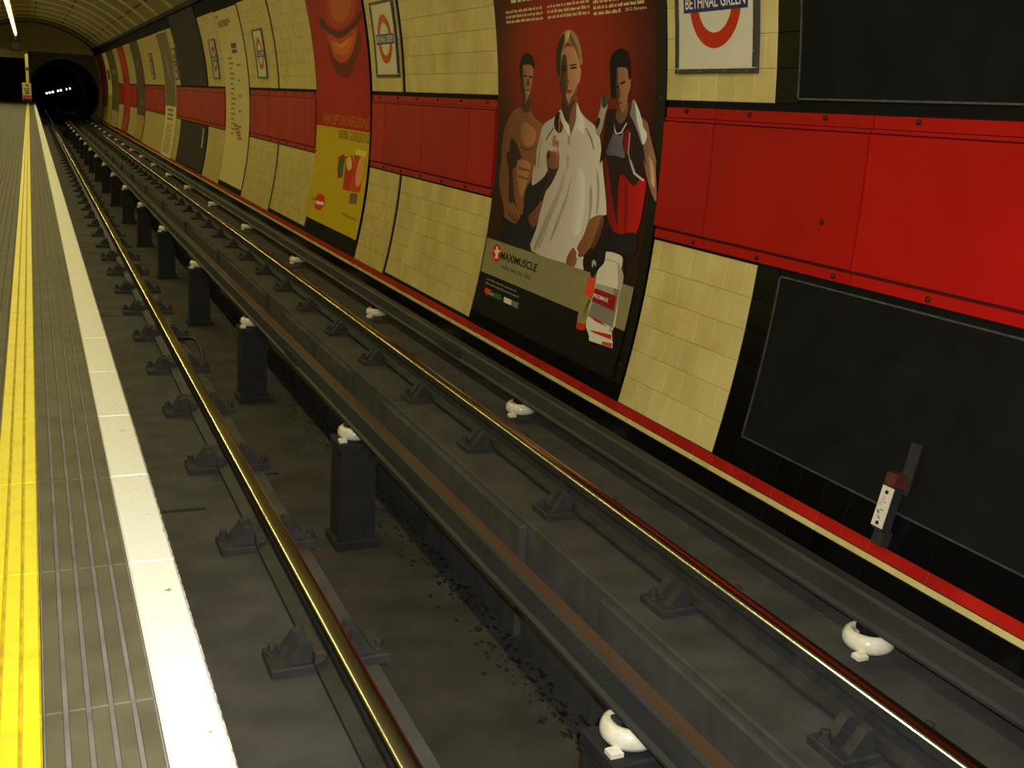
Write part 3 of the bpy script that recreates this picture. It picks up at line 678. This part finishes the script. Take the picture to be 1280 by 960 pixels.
# ================================================================== LIGHTS OVER THE PLATFORM
LX, LZ = -0.42, 2.92
def fluorescent(Y, label):
    t = thing('fluorescent_light', label, 'light', (LX, Y, LZ), 'fluorescent lights over the platform')
    L = 1.25
    q = MB(); q.prism([(LX - 0.07, LZ + 0.05), (LX + 0.07, LZ + 0.05), (LX + 0.045, LZ + 0.11), (LX - 0.045, LZ + 0.11)], Y - L, Y + L); q.build('housing', CREAM_PAINT, t)
    q = MB(); q.tube([(LX, Y - L + 0.04, LZ), (LX, Y + L - 0.04, LZ)], 0.036, 12); q.build('lamp_tube', TUBE, t, smooth=True)
    for s_ in (-1, 1):
        q = MB(); q.box(LX - 0.03, LX + 0.03, Y + s_ * (L - 0.03) - 0.015, Y + s_ * (L - 0.03) + 0.015, LZ - 0.042, LZ + 0.05); q.build('lamp_holder', CREAM_PAINT, t)
        q = MB(); q.tube([(LX, Y + s_ * 0.8, LZ + 0.11), (LX, Y + s_ * 0.8, 3.72)], 0.010, 6); q.build('hanger_rod', CREAM_PAINT, t)
    li = bpy.data.lights.new('lamp_light', 'AREA'); li.shape = 'RECTANGLE'; li.size = 0.08; li.size_y = 2.3; li.energy = LAMP_W; li.color = (1.0, 0.88, 0.34)
    lo = bpy.data.objects.new('lamp_light', li); COL.objects.link(lo); lo.parent = t; lo.location = (0, 0, -0.05)
    return t
lab = 'lit fluorescent tube over the platform, %s from the tunnel end'
LN = ['first', 'second', 'third', 'fourth', 'fifth', 'sixth', 'seventh', 'eighth', 'ninth', 'tenth', 'eleventh', 'twelfth', 'thirteenth', 'fourteenth', 'fifteenth', 'sixteenth', 'seventeenth', 'eighteenth', 'nineteenth', 'twentieth', 'twenty-first', 'twenty-second', 'twenty-third']
f0 = fluorescent(52.2, lab % LN[0])
for k in range(1, 22):
    c = copy_tree(f0, (0, -2.62 * k, 0)); c['label'] = lab % LN[k]
# ================================================================== FLAT PRINT ON THE WALL
def text_bm(body, bold=0.0):
    cu = bpy.data.curves.new('text', 'FONT'); cu.body = body; cu.offset = bold; cu.resolution_u = 2
    o = bpy.data.objects.new('text', cu); COL.objects.link(o)
    dg = bpy.context.evaluated_depsgraph_get(); me = bpy.data.meshes.new_from_object(o.evaluated_get(dg))
    bpy.data.objects.remove(o); bpy.data.curves.remove(cu)
    vs = [(v.co.x, v.co.y) for v in me.vertices]; fs = [tuple(p.vertices) for p in me.polygons]
    bpy.data.meshes.remove(me)
    x0 = min(v[0] for v in vs); x1 = max(v[0] for v in vs); y0 = min(v[1] for v in vs); y1 = max(v[1] for v in vs)
    return [((x - x0) / (x1 - x0), (y - y0) / (y1 - y0)) for x, y in vs], fs
def smooth_poly(P, n=3):
    out = []; m = len(P)
    for i in range(m):
        p0, p1, p2, p3 = P[i - 1], P[i], P[(i + 1) % m], P[(i + 2) % m]
        for k in range(n):
            t = k / n
            out.append(tuple(0.5 * (2 * p1[j] + (p2[j] - p0[j]) * t + (2 * p0[j] - 5 * p1[j] + 4 * p2[j] - p3[j]) * t * t + (3 * p1[j] - p0[j] - 3 * p2[j] + p3[j]) * t ** 3) for j in (0, 1)))
    return out
class Print:
    """flat inks laid over one another on a sheet that follows the wall; u to the viewer's right of Yc, v up the wall"""
    def __init__(s, Yc, off, gain=1.0, shade=0.0, tint=(1, 1, 1)): s.shade = shade; s.tint = tint; s.Y = Yc; s.off = off; s.n = 0; s.gain = gain; s.items = []
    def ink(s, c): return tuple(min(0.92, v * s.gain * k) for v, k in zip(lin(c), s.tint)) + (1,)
    def poly(s, P, c, layer=None):
        s.n += 1; s.items.append(([P], [tuple(range(len(P)))], s.ink(c), s.n)); return s
    def rect(s, u0, u1, v0, v1, c): return s.poly([(u0, v0), (u1, v0), (u1, v1), (u0, v1)], c)
    def text(s, body, u0, u1, v0, v1, c, bold=0.0):
        vs, fs = text_bm(body, bold); s.n += 1
        s.items.append(([[(u0 + (u1 - u0) * x, v0 + (v1 - v0) * y) for x, y in vs]], fs, s.ink(c), s.n)); return s
    def words(s, u0, u1, v0, v1, c, seed=1, w=0.03):
        """a line of print too small to read: uneven word shapes"""
        r = random.Random(seed); u = u0; P = []; F = []
        while u < u1 - w * 0.4:
            e = min(u1, u + w * r.uniform(0.6, 2.2)); x = u
            while x < e:                      # letters of differing height
                xe = min(e, x + w * 0.30); t = v1 if r.random() < 0.3 else v0 + (v1 - v0) * 0.72
                o = len(P); P += [(x, v0), (xe - w * 0.07, v0), (xe - w * 0.07, t), (x, t)]; F.append((o, o + 1, o + 2, o + 3)); x = xe
            u = e + w * 0.35
        s.n += 1; s.items.append(([P], F, s.ink(c), s.n)); return s
    def art(s, lst, dx=0.0):
        for c, sm, P in lst:
            Q = [(-a / 1000.0, b / 1000.0) for a, b in P]
            s.poly(smooth_poly(Q) if sm else Q, c)
        return s
    def grad(s, u0, u1, v0, v1, fn, nu=12, nv=24):
        s.n += 1; s.items.append(('grid', (u0, u1, v0, v1, nu, nv), fn, s.n)); return s
    def build(s, name, parent=None, dz=0.0004):
        bm = bmesh.new(); cl = bm.loops.layers.float_color.new('ink')
        for it in s.items:
            if it[0] == 'grid':
                u0, u1, v0, v1, nu, nv = it[1]
                g = [[bm.verts.new((u0 + (u1 - u0) * i / nu, v0 + (v1 - v0) * j / nv, it[3] * dz)) for i in range(nu + 1)] for j in range(nv + 1)]
                for j in range(nv):
                    for i in range(nu):
                        f = bm.faces.new((g[j][i], g[j][i + 1], g[j + 1][i + 1], g[j + 1][i]))
                        for l in f.loops: l[cl] = s.ink(it[2]((l.vert.co.x - u0) / (u1 - u0), (l.vert.co.y - v0) / (v1 - v0)))
                continue
            vs = [bm.verts.new((u, v, it[3] * dz)) for u, v in it[0][0]]
            for idx in it[1]:
                try: f = bm.faces.new([vs[i] for i in idx])
                except ValueError: continue
                f.normal_update()
                if f.normal.z < 0: f.normal_flip()
                us = [p[0] for p in it[0][0]]; ua, ub = min(us), max(us)
                for l in f.loops:
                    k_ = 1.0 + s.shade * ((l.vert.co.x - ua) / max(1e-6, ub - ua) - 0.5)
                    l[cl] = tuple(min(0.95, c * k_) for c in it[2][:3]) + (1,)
        v0 = min(v.co.y for v in bm.verts); v1 = max(v.co.y for v in bm.verts)
        k = math.floor(v0 / 0.1) + 1
        while k * 0.1 < v1:
            bmesh.ops.bisect_plane(bm, geom=bm.verts[:] + bm.edges[:] + bm.faces[:], dist=1e-6, plane_co=(0, k * 0.1, 0), plane_no=(0, 1, 0)); k += 1
        bmesh.ops.triangulate(bm, faces=[f for f in bm.faces if len(f.verts) > 4])
        for v in bm.verts:
            u, h, o = v.co; k = math.floor(h / 0.1 + 1e-6); t = h / 0.1 - k
            v.co = W(s.Y - u, k * 0.1, s.off + o).lerp(W(s.Y - u, k * 0.1 + 0.1, s.off + o), t)
        me = bpy.data.meshes.new(name); bm.to_mesh(me); bm.free(); me.materials.append(PRINT)
        return link(name, me, parent)
# ---- station name signs
def sign(Yc, label):
    sc, hw, hh = 0.842, 0.368, 0.360; ft = 0.030
    t = thing('station_sign', label, 'sign', tuple(W(Yc, sc - hh)), 'station name signs along the wall')
    q = MB(); q.wall(Yc - hw + ft * 0.6, Yc + hw - ft * 0.6, sc - hh + ft * 0.6, sc + hh - ft * 0.6, 0.008, 0.026); q.build('plate', SIGN_WHITE, t)
    q = MB()
    q.wall(Yc - hw, Yc + hw, sc - hh, sc - hh + ft, 0.006, 0.036, ch=0.003); q.wall(Yc - hw, Yc + hw, sc + hh - ft, sc + hh, 0.006, 0.036, ch=0.003)
    q.wall(Yc - hw, Yc - hw + ft, sc - hh + ft, sc + hh - ft, 0.006, 0.036, ch=0.003); q.wall(Yc + hw - ft, Yc + hw, sc - hh + ft, sc + hh - ft, 0.006, 0.036, ch=0.003)
    q.build('frame', SIGN_FRAME, t)
    D = 0.462; ro, ri = D / 2, D / 2 - 0.077
    q = MB(); n = 56; pts = []
    for k in range(n):
        a = 2 * math.pi * k / n
        for r in (ri, ro):
            for of in (0.026, 0.0275): q.v.append(tuple(W(Yc - r * math.cos(a), sc + r * math.sin(a), of)))
    for k in range(n):
        A = k * 4; B_ = ((k + 1) % n) * 4
        for i, j in ((0, 1), (1, 3), (3, 2), (2, 0)): q.f.append((A + i, A + j, B_ + j, B_ + i)); q.m.append(0)
    q.build('roundel_ring', SIGN_RED, t)
    q = MB(); q.wall(Yc - 0.287, Yc + 0.287, sc - 0.048, sc + 0.048, 0.026, 0.0290); q.build('name_bar', SIGN_BLUE, t)
    Print(Yc, 0.0292).text('BETHNAL GREEN', -0.268, 0.268, sc - 0.030, sc + 0.031, (240, 234, 214), 0.012).build('lettering', t)
    q = MB(); q.lathe([(0.006, 0), (0.006, 0.002), (0.003, 0.004)], 0, 0, 8); me = q.mesh('screw', SCREW)
    for u, v in ((-0.33, -0.345), (-0.12, -0.345), (0.1, -0.345), (0.30, -0.345), (-0.353, -0.25), (-0.353, 0.05), (0.353, -0.25), (0.353, 0.05), (0, 0.345)):
        link('screw', me, t, mtx=WM(Yc - u, sc + v, 0.036))
    return t
s0 = sign(4.89, 'large framed station roundel sign on cream tiles, nearest to the camera')
for Y, lb in ((10.60, 'framed station roundel sign right of the red lips poster'), (17.0, 'framed station roundel sign right of the tall white notice'), (21.5, 'framed station roundel sign left of the tall white notice'),
              (27.58, 'narrow-looking station roundel sign between grey poster and dark blank board'), (33.0, 'small far station roundel sign left of the grey poster')):
    c = copy_tree(s0, (0, Y - 4.89, 0)); c['label'] = lb
# ---- posters
def poster(Y0, Y1, v0, v1, label, margin=0.0, group='posters along the wall', edge=BOARD_BLACK):
    t = thing('poster', label, 'poster', tuple(W((Y0 + Y1) / 2, v0)), group)
    q = MB(); q.wall(Y0, Y1, v0, v1, 0.001, 0.0185); q.build('backing_board', edge, t)
    return t
# the large three-athletes poster
t = poster(5.375, 7.80, -1.318, S_TOP, 'tall red sports-nutrition poster of three athletes above a grey band')
G1 = 1.8
bg = Print(6.60, 0.0187, G1)
def redfield(u, v):
    d = math.hypot((u - 0.48) / 0.60, (v - 0.56) / 0.38); k = max(0.0, 1 - d * d); k = k * k * (3 - 2 * k)
    a, c = (40, 17, 15), (128, 32, 16); return tuple(a[i] + (c[i] - a[i]) * k for i in range(3))
bg.grad(-1.17, 1.13, -0.738, 1.62, redfield, 14, 26)
bg.build('red_background', t)
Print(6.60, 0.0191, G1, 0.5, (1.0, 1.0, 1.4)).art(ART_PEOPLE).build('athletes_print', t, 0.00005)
p = Print(6.60, 0.0238, G1)
p.rect(-1.17, 1.13, -1.29, -1.005, (15, 15, 16)).rect(-1.17, 1.13, -1.005, -0.738, (116, 110, 78))
p.build('caption_band', t, 0.0003)
for nm, part in (('bottle_print', ART_PRODUCTS[:11]), ('tube_print', ART_PRODUCTS[11:17]), ('logo_print', ART_PRODUCTS[17:19]), ('stockist_logo_print', ART_PRODUCTS[19:])):
    Print(6.60, 0.0247, G1).art(part).build(nm, t, 0.00006)
for body, u0, u1, v0, v1, c, bo in (('MAXIMUSCLE', -0.850, -0.200, -0.860, -0.803, (22, 22, 20), 0.02), ('PROMAX', 0.672, 0.868, -0.880, -0.853, (205, 196, 186), 0.02)):
    Print(6.60, 0.0260, G1).text(body, u0, u1, v0, v1, c, bo).build('lettering', t)
for k, (u0, u1, v0, v1, c, w) in enumerate(((-0.795, -0.265, -0.925, -0.893, (92, 88, 58), 0.07), (-1.025, -0.455, -1.049, -1.035, (120, 116, 110), 0.03), (-1.025, -0.375, -1.082, -1.066, (120, 116, 110), 0.03), (-0.915, -0.82, -1.150, -1.124, (120, 140, 116), 0.09), (-0.700, -0.61, -1.150, -1.128, (60, 56, 52), 0.09))):
    Print(6.60, 0.0260, G1).words(u0, u1, v0, v1, c, 20 + k, w).build('caption_line', t)
tc = (190, 168, 124)
for j, (u0, u1) in enumerate(((-0.985, -0.335), (-0.280, 0.330), (0.380, 1.030))):
    p = Print(6.60, 0.0200, G1)
    for k in range(3):
        v = 0.930 - 0.034 * k - (0.012 if j == 2 else 0)
        if j == 2 and k == 2:
            p.words(u0, u0 + 0.36, v - 0.011, v + 0.010, tc, 9, 0.038); p.text('2012 Olympics.', u0 + 0.40, u1, v - 0.013, v + 0.010, tc, 0.012)
        else: p.words(u0, u0 + (u1 - u0) * (0.5 if j == 2 and k == 0 else 1), v - 0.011, v + 0.010, tc, 3 * j + k, 0.038)
    p.build('text_column', t)
Print(6.60, 0.0200, G1).words(-0.87, -0.40, 0.985, 1.035, (200, 190, 160), 40, 0.07).build('headline', t)
q = MB(); q.lathe([(0.006, 0), (0.004, 0.003)], 0, 0, 8); me = q.mesh('stud', SCREW)
for Y, s_ in ((5.42, 0.36), (5.42, -1.20), (7.70, 1.0)): link('stud', me, t, mtx=WM(Y, s_, 0.0205))
# red-and-yellow lips poster
t = poster(11.26, 13.64, -1.235, S_TOP, 'red poster of glossy lips over a yellow tea-drink panel')
G2 = 2.2
bg = Print(12.45, 0.0187, G2)
bg.grad(-1.18, 1.18, -0.081, 1.62, lambda u, v: (124 + 12 * math.sin(3 * u), 12, 8), 8, 12)
bg.rect(-1.18, 1.18, -1.228, -0.081, (152, 130, 6)); bg.build('poster_sheet', t)
for nm, part in (('lips_print', ART_LIPS[:8]), ('packets_print', ART_LIPS[8:16]), ('badge_print', ART_LIPS[16:])): Print(12.45, 0.0196, G2).art(part).build(nm, t, 0.0001)
for body, u0, u1, v0, v1, c in (('NEW LIPTON INFUSIONS', -0.84, 1.15, -0.050, 0.068, (164, 92, 14)), ('DRINK GORGEOUS', -0.09, 1.17, -0.200, -0.095, (112, 56, 8)), ('Lipton', -1.02, -0.86, -1.005, -0.965, (40, 30, 20))): Print(12.45, 0.0212, G2).text(body, u0, u1, v0, v1, c).build('lettering', t)
# tall white notice
t = poster(18.24, 20.62, -1.33, S_TOP - 0.01, 'tall off-white notice with rows of small grey print')
p = Print(19.43, 0.0187, 2.0); p.rect(-1.17, 1.17, -1.32, 1.62, (168, 155, 104))
gr = (112, 102, 68); rr = random.Random(5)
for v, u0, u1, h in ((1.56, -1.05, -.75, .05), (1.46, -.95, .35, .07), (1.40, -.95, .1, .05)): p.rect(u0, u1, v - h, v, gr)
p.rect(-0.05, 0.45, 0.98, 1.06, (70, 62, 56)); p.rect(-0.05, 0.45, 0.90, 0.96, (70, 62, 56))
for k in range(16):
    v = 0.84 - 0.085 * k; a = -0.6 + 0.1 * rr.random(); p.rect(a, a + rr.uniform(.2, .45), v - 0.03, v, gr)
    if k % 3 == 1: p.rect(0.2, 0.2 + rr.uniform(.2, .5), v - 0.06, v - 0.03, gr)
for k in range(5): p.rect(-0.2 + 0.1 * k, 0.15 + 0.1 * k, -0.32 - 0.05 * k, -0.29 - 0.05 * k, (140, 70, 40))
p.build('poster_sheet', t)
# dark blank boards further along
def blank(Y0, Y1, v0, v1, label, m=BLACK_BOARD, rim=RIM, near=False):
    t = thing('blank_board', label, 'board', tuple(W((Y0 + Y1) / 2, v0)), 'blank dark boards on the wall')
    q = MB(); q.wall(Y0, Y1, v0, v1, 0.001, 0.014); q.build('panel', m, t)
    e = 0.008
    for a, c, s_, u in ((Y0, Y1, v0 - e, v0), (Y0, Y1, v1, v1 + e), (Y1, Y1 + e, v0, v1), (Y0 - e, Y0, v0, v1)):
        q = MB(); q.wall(a, c, s_, u, 0.001, 0.020); q.build('edge_strip', rim, t)
    return t
blank(-5.8, 4.200, 0.372, S_TOP, 'huge blank black board above the red band at right')
blank(-5.8, 4.165, -1.258, -0.462, 'huge blank black board below the red band at right')
GREYB = mat('grey_board', (58, 55, 46), (48, 45, 38), scale=2, rough=0.7, spec=0.15)
blank(22.84, 27.08, 0.36, S_TOP + 0.22, 'dark grey blank board above the red band, halfway along', GREYB, BOARD_BLACK)
blank(22.84, 27.08, -1.38, -0.46, 'dark grey blank board below the red band, halfway along', GREYB, BOARD_BLACK)
t = thing('notice_plate', 'thin white upright plate on the lower grey board', 'plate', tuple(W(23.35, -0.9)))
q = MB(); q.wall(23.30, 23.46, -0.90, -0.50, 0.0145, 0.022); q.build('plate', SIGN_WHITE, t)
p = Print(23.38, 0.0224)
for k in range(4): p.rect(-0.04, 0.04, -0.84 + 0.09 * k, -0.79 + 0.09 * k, (90, 84, 76))
p.build('print', t)
# grey poster with white lower part
FRAMEW = mat('pale_frame', (200, 190, 150), rough=0.5)
t = poster(28.08, 30.46, -1.46, S_TOP, 'grey poster with pale frame and white printed lower third', edge=FRAMEW)
p = Print(29.27, 0.0187, 2.1); p.rect(-1.08, 1.08, -0.17, 1.60, (84, 76, 52)).rect(-1.12, 1.12, -1.44, -0.17, (170, 158, 112))
for k in range(3): p.rect(-0.6, 0.6, -0.30 - 0.11 * k, -0.24 - 0.11 * k, (96, 86, 54))
for k in range(12): p.rect(-0.75 + 0.02 * (k % 3), 0.7 - 0.2 * (k % 2), -0.66 - 0.062 * k, -0.63 - 0.062 * k, (112, 100, 60))
p.poly([(-0.3, 0.9), (0.1, 1.1), (0.3, 0.8), (0.5, 0.5), (0.2, 0.45), (-0.1, 0.6)], (112, 100, 84)); p.build('poster_sheet', t)
# far posters
far_specs = [(35.98, 38.66, -0.62, 'dark purple poster with pale specks, far along the wall', (62, 50, 44), [((-.5, .3, .1, .5), (70, 44, 66)), ((-.2, .2, .9, 1.1), (96, 82, 60)), ((-.3, .4, -.3, -.1), (90, 80, 60))], (132, 110, 50)),
             (41.56, 44.34, -1.38, 'far red poster between two cream tile panels', (132, 34, 16), [((-.6, .3, .4, .6), (96, 20, 12)), ((-.5, .5, -1.3, -.8), (110, 70, 66))], None),
             (46.86, 50.6, -0.75, 'far grey-green poster with a pale lower part', (74, 72, 46), [((-.6, .5, .7, .9), (96, 92, 66))], (130, 122, 80)),
             (50.7, 53.4, -0.15, 'far whitish poster with dark middle figure', (176, 162, 100), [((-.4, .6, .5, .9), (66, 58, 56))], (140, 128, 60)),
             (53.5, 55.6, -0.7, 'far narrow purple-brown poster near the tunnel', (92, 50, 52), [((-.4, .4, .3, .7), (58, 36, 52))], (120, 108, 60)),
             (55.7, 58.0, -0.7, 'far deep red poster near the tunnel mouth', (140, 26, 16), [((-.5, .4, .5, .8), (80, 16, 12)), ((-.1, .2, -.1, .2), (140, 120, 90))], (104, 92, 40)),
             (58.1, 59.7, -1.5, 'pale narrow poster beside the tunnel mouth', (180, 168, 120), [((-.4, .4, .2, .5), (96, 90, 66))], None)]
for Y0, Y1, split, lb, c, blobs, c2 in far_specs:
    t = poster(Y0, Y1, -1.40, S_TOP, lb)
    Yc = (Y0 + Y1) / 2; hw = (Y1 - Y0) / 2 - 0.04
    p = Print(Yc, 0.0187, 2.1); p.rect(-hw, hw, -1.38, 1.62, c)
    if c2: p.rect(-hw, hw, -1.38, split, c2)
    for (u0, u1, v0, v1), cc in blobs: p.rect(u0 * hw, u1 * hw, v0, v1, cc)
    p.build('poster_sheet', t, 0.0015)
# ---- distance marker on its bracket
t = thing('distance_marker', 'small white marker plate on a rusty bracket above the red strip', 'marker', tuple(W(3.11, -1.41)))
BRK = mat('bracket_iron', (46, 44, 43), (34, 32, 31), scale=30, rough=0.7)
q = MB(); q.wall(3.065, 3.120, -1.18, -0.965, 0.021, 0.030); q.build('upper_strap', BRK, t)
q = MB(); q.wall(3.085, 3.150, -1.16, -1.10, 0.021, 0.085, ch=0.004); q.build('block', mat('maroon_block', (96, 38, 34), (74, 28, 26), scale=30, rough=0.6), t)
q = MB(); q.wall(3.088, 3.146, -1.345, -1.160, 0.030, 0.080); q.build('carrier', BRK, t)
q = MB(); q.wall(3.086, 3.148, -1.335, -1.163, 0.080, 0.084); q.build('plate', SIGN_WHITE, t)
q = MB(); q.wall(3.088, 3.146, -1.412, -1.345, 0.013, 0.060, ch=0.003); q.build('lower_bracket', BRK, t)
q = MB(); q.lathe([(0.0085, 0), (0.0085, 0.003), (0.004, 0.005)], 0, 0, 10); me = q.mesh('bolt', mat('black_bolt', (18, 18, 18), rough=0.5))
for s_ in (-1.186, -1.318): link('bolt', me, t, mtx=WM(3.117, s_, 0.084))
p = Print(3.117, 0.0844); rr = random.Random(11)
for k in range(14):
    v = -1.205 - 0.0070 * k
    if k in (6, 7): continue
    u = rr.uniform(-0.022, 0.004); p.poly([(u, v), (u + rr.uniform(.008, .02), v - rr.uniform(-.003, .004)), (u + 0.016, v - 0.003), (u, v - 0.0022)], (70, 68, 66))
p.build('print', t)
# ---- platform end: hanging sign on a post, loudspeaker, lamps in the tunnel
t = thing('hanging_sign', 'white notice with red base hanging at the platform end', 'sign', (-0.08, 53.0, 0.15))
q = MB(); q.bbox(-0.27, 0.09, 52.96, 53.02, 0.16, 0.93, 0.01); q.build('panel', mat('notice_white', (214, 200, 150), rough=0.5), t)
q = MB(); q.box(-0.262, 0.082, 52.945, 52.96, 0.25, 0.40); q.build('red_strip', SIGN_RED, t)
q = MB(); q.box(-0.262, 0.082, 52.948, 52.96, 0.165, 0.25); q.build('grey_base', GREYB, t)
for z0, z1, x0, x1 in ((0.78, 0.86, -0.13, -0.03), (0.66, 0.70, -0.2, 0.02), (0.58, 0.62, -0.2, 0.02), (0.46, 0.54, -0.16, 0.0)):
    q = MB(); q.box(x0, x1, 52.95, 52.96, z0, z1); q.build('print_block', mat('notice_ink', (120, 84, 40), rough=0.6), t)
q = MB(); q.box(-0.10, 0.02, 52.94, 53.06, 0.93, 2.02); q.build('post', CREAM_PAINT, t)
q = MB(); q.box(-0.14, 0.06, 52.93, 53.07, 1.45, 1.58); q.build('collar', mat('rust_collar', (110, 70, 40), rough=0.7), t)
q = MB(); q.box(-0.10, 0.02, 52.94, 57.0, 2.02, 2.14); q.build('arm', CREAM_PAINT, t)
t = thing('loudspeaker', 'dark box loudspeaker under the last fluorescent tube', 'speaker', (-0.42, 54.1, 2.3))
q = MB(); q.bbox(-0.66, -0.22, 53.9, 54.3, 2.25, 2.72, 0.02); q.build('cabinet', BLACK_PAINT_AND_DARK, t)
q = MB(); q.box(-0.60, -0.28, 53.88, 53.9, 2.31, 2.66); q.build('grille', mat('grille', (36, 34, 30), rough=0.8), t)
q = MB(); q.tube([(-0.44, 54.1, 2.72), (-0.44, 54.1, 3.70)], 0.02, 8); q.build('hanger_rod', CREAM_PAINT, t)
b = MB(); b.prism([(0.1, 0.02), (3.1, 0.70), (3.1, 0.76), (0.1, 0.08)], 80.3, 80.5); struct(b.build('trim_4', BLACK_PAINT_AND_DARK))
for k, u in enumerate((0.04, 0.15, 0.27, 0.47, 0.58, 0.80, 0.93)):
    x = 1.0 + 1.62 * u; z = 0.28 + 0.44 * u
    t = thing('tunnel_lamp', '%s glaring white lamp of the slanting row deep in the tunnel' % LN[k], 'lamp', (x, 80.2, z), 'row of lamps inside the tunnel')
    q = MB(); q.bbox(x - 0.05, x + 0.05, 80.2, 80.31, z - 0.05, z + 0.06, 0.01); q.build('housing', BLACK_PAINT_AND_DARK, t)
    q = MB(); w = 0.05 if k < 5 else 0.035; q.box(x - w, x + w, 80.18, 80.2, z - 0.065, z + 0.045); q.build('lens', TUNNEL_LAMP, t)
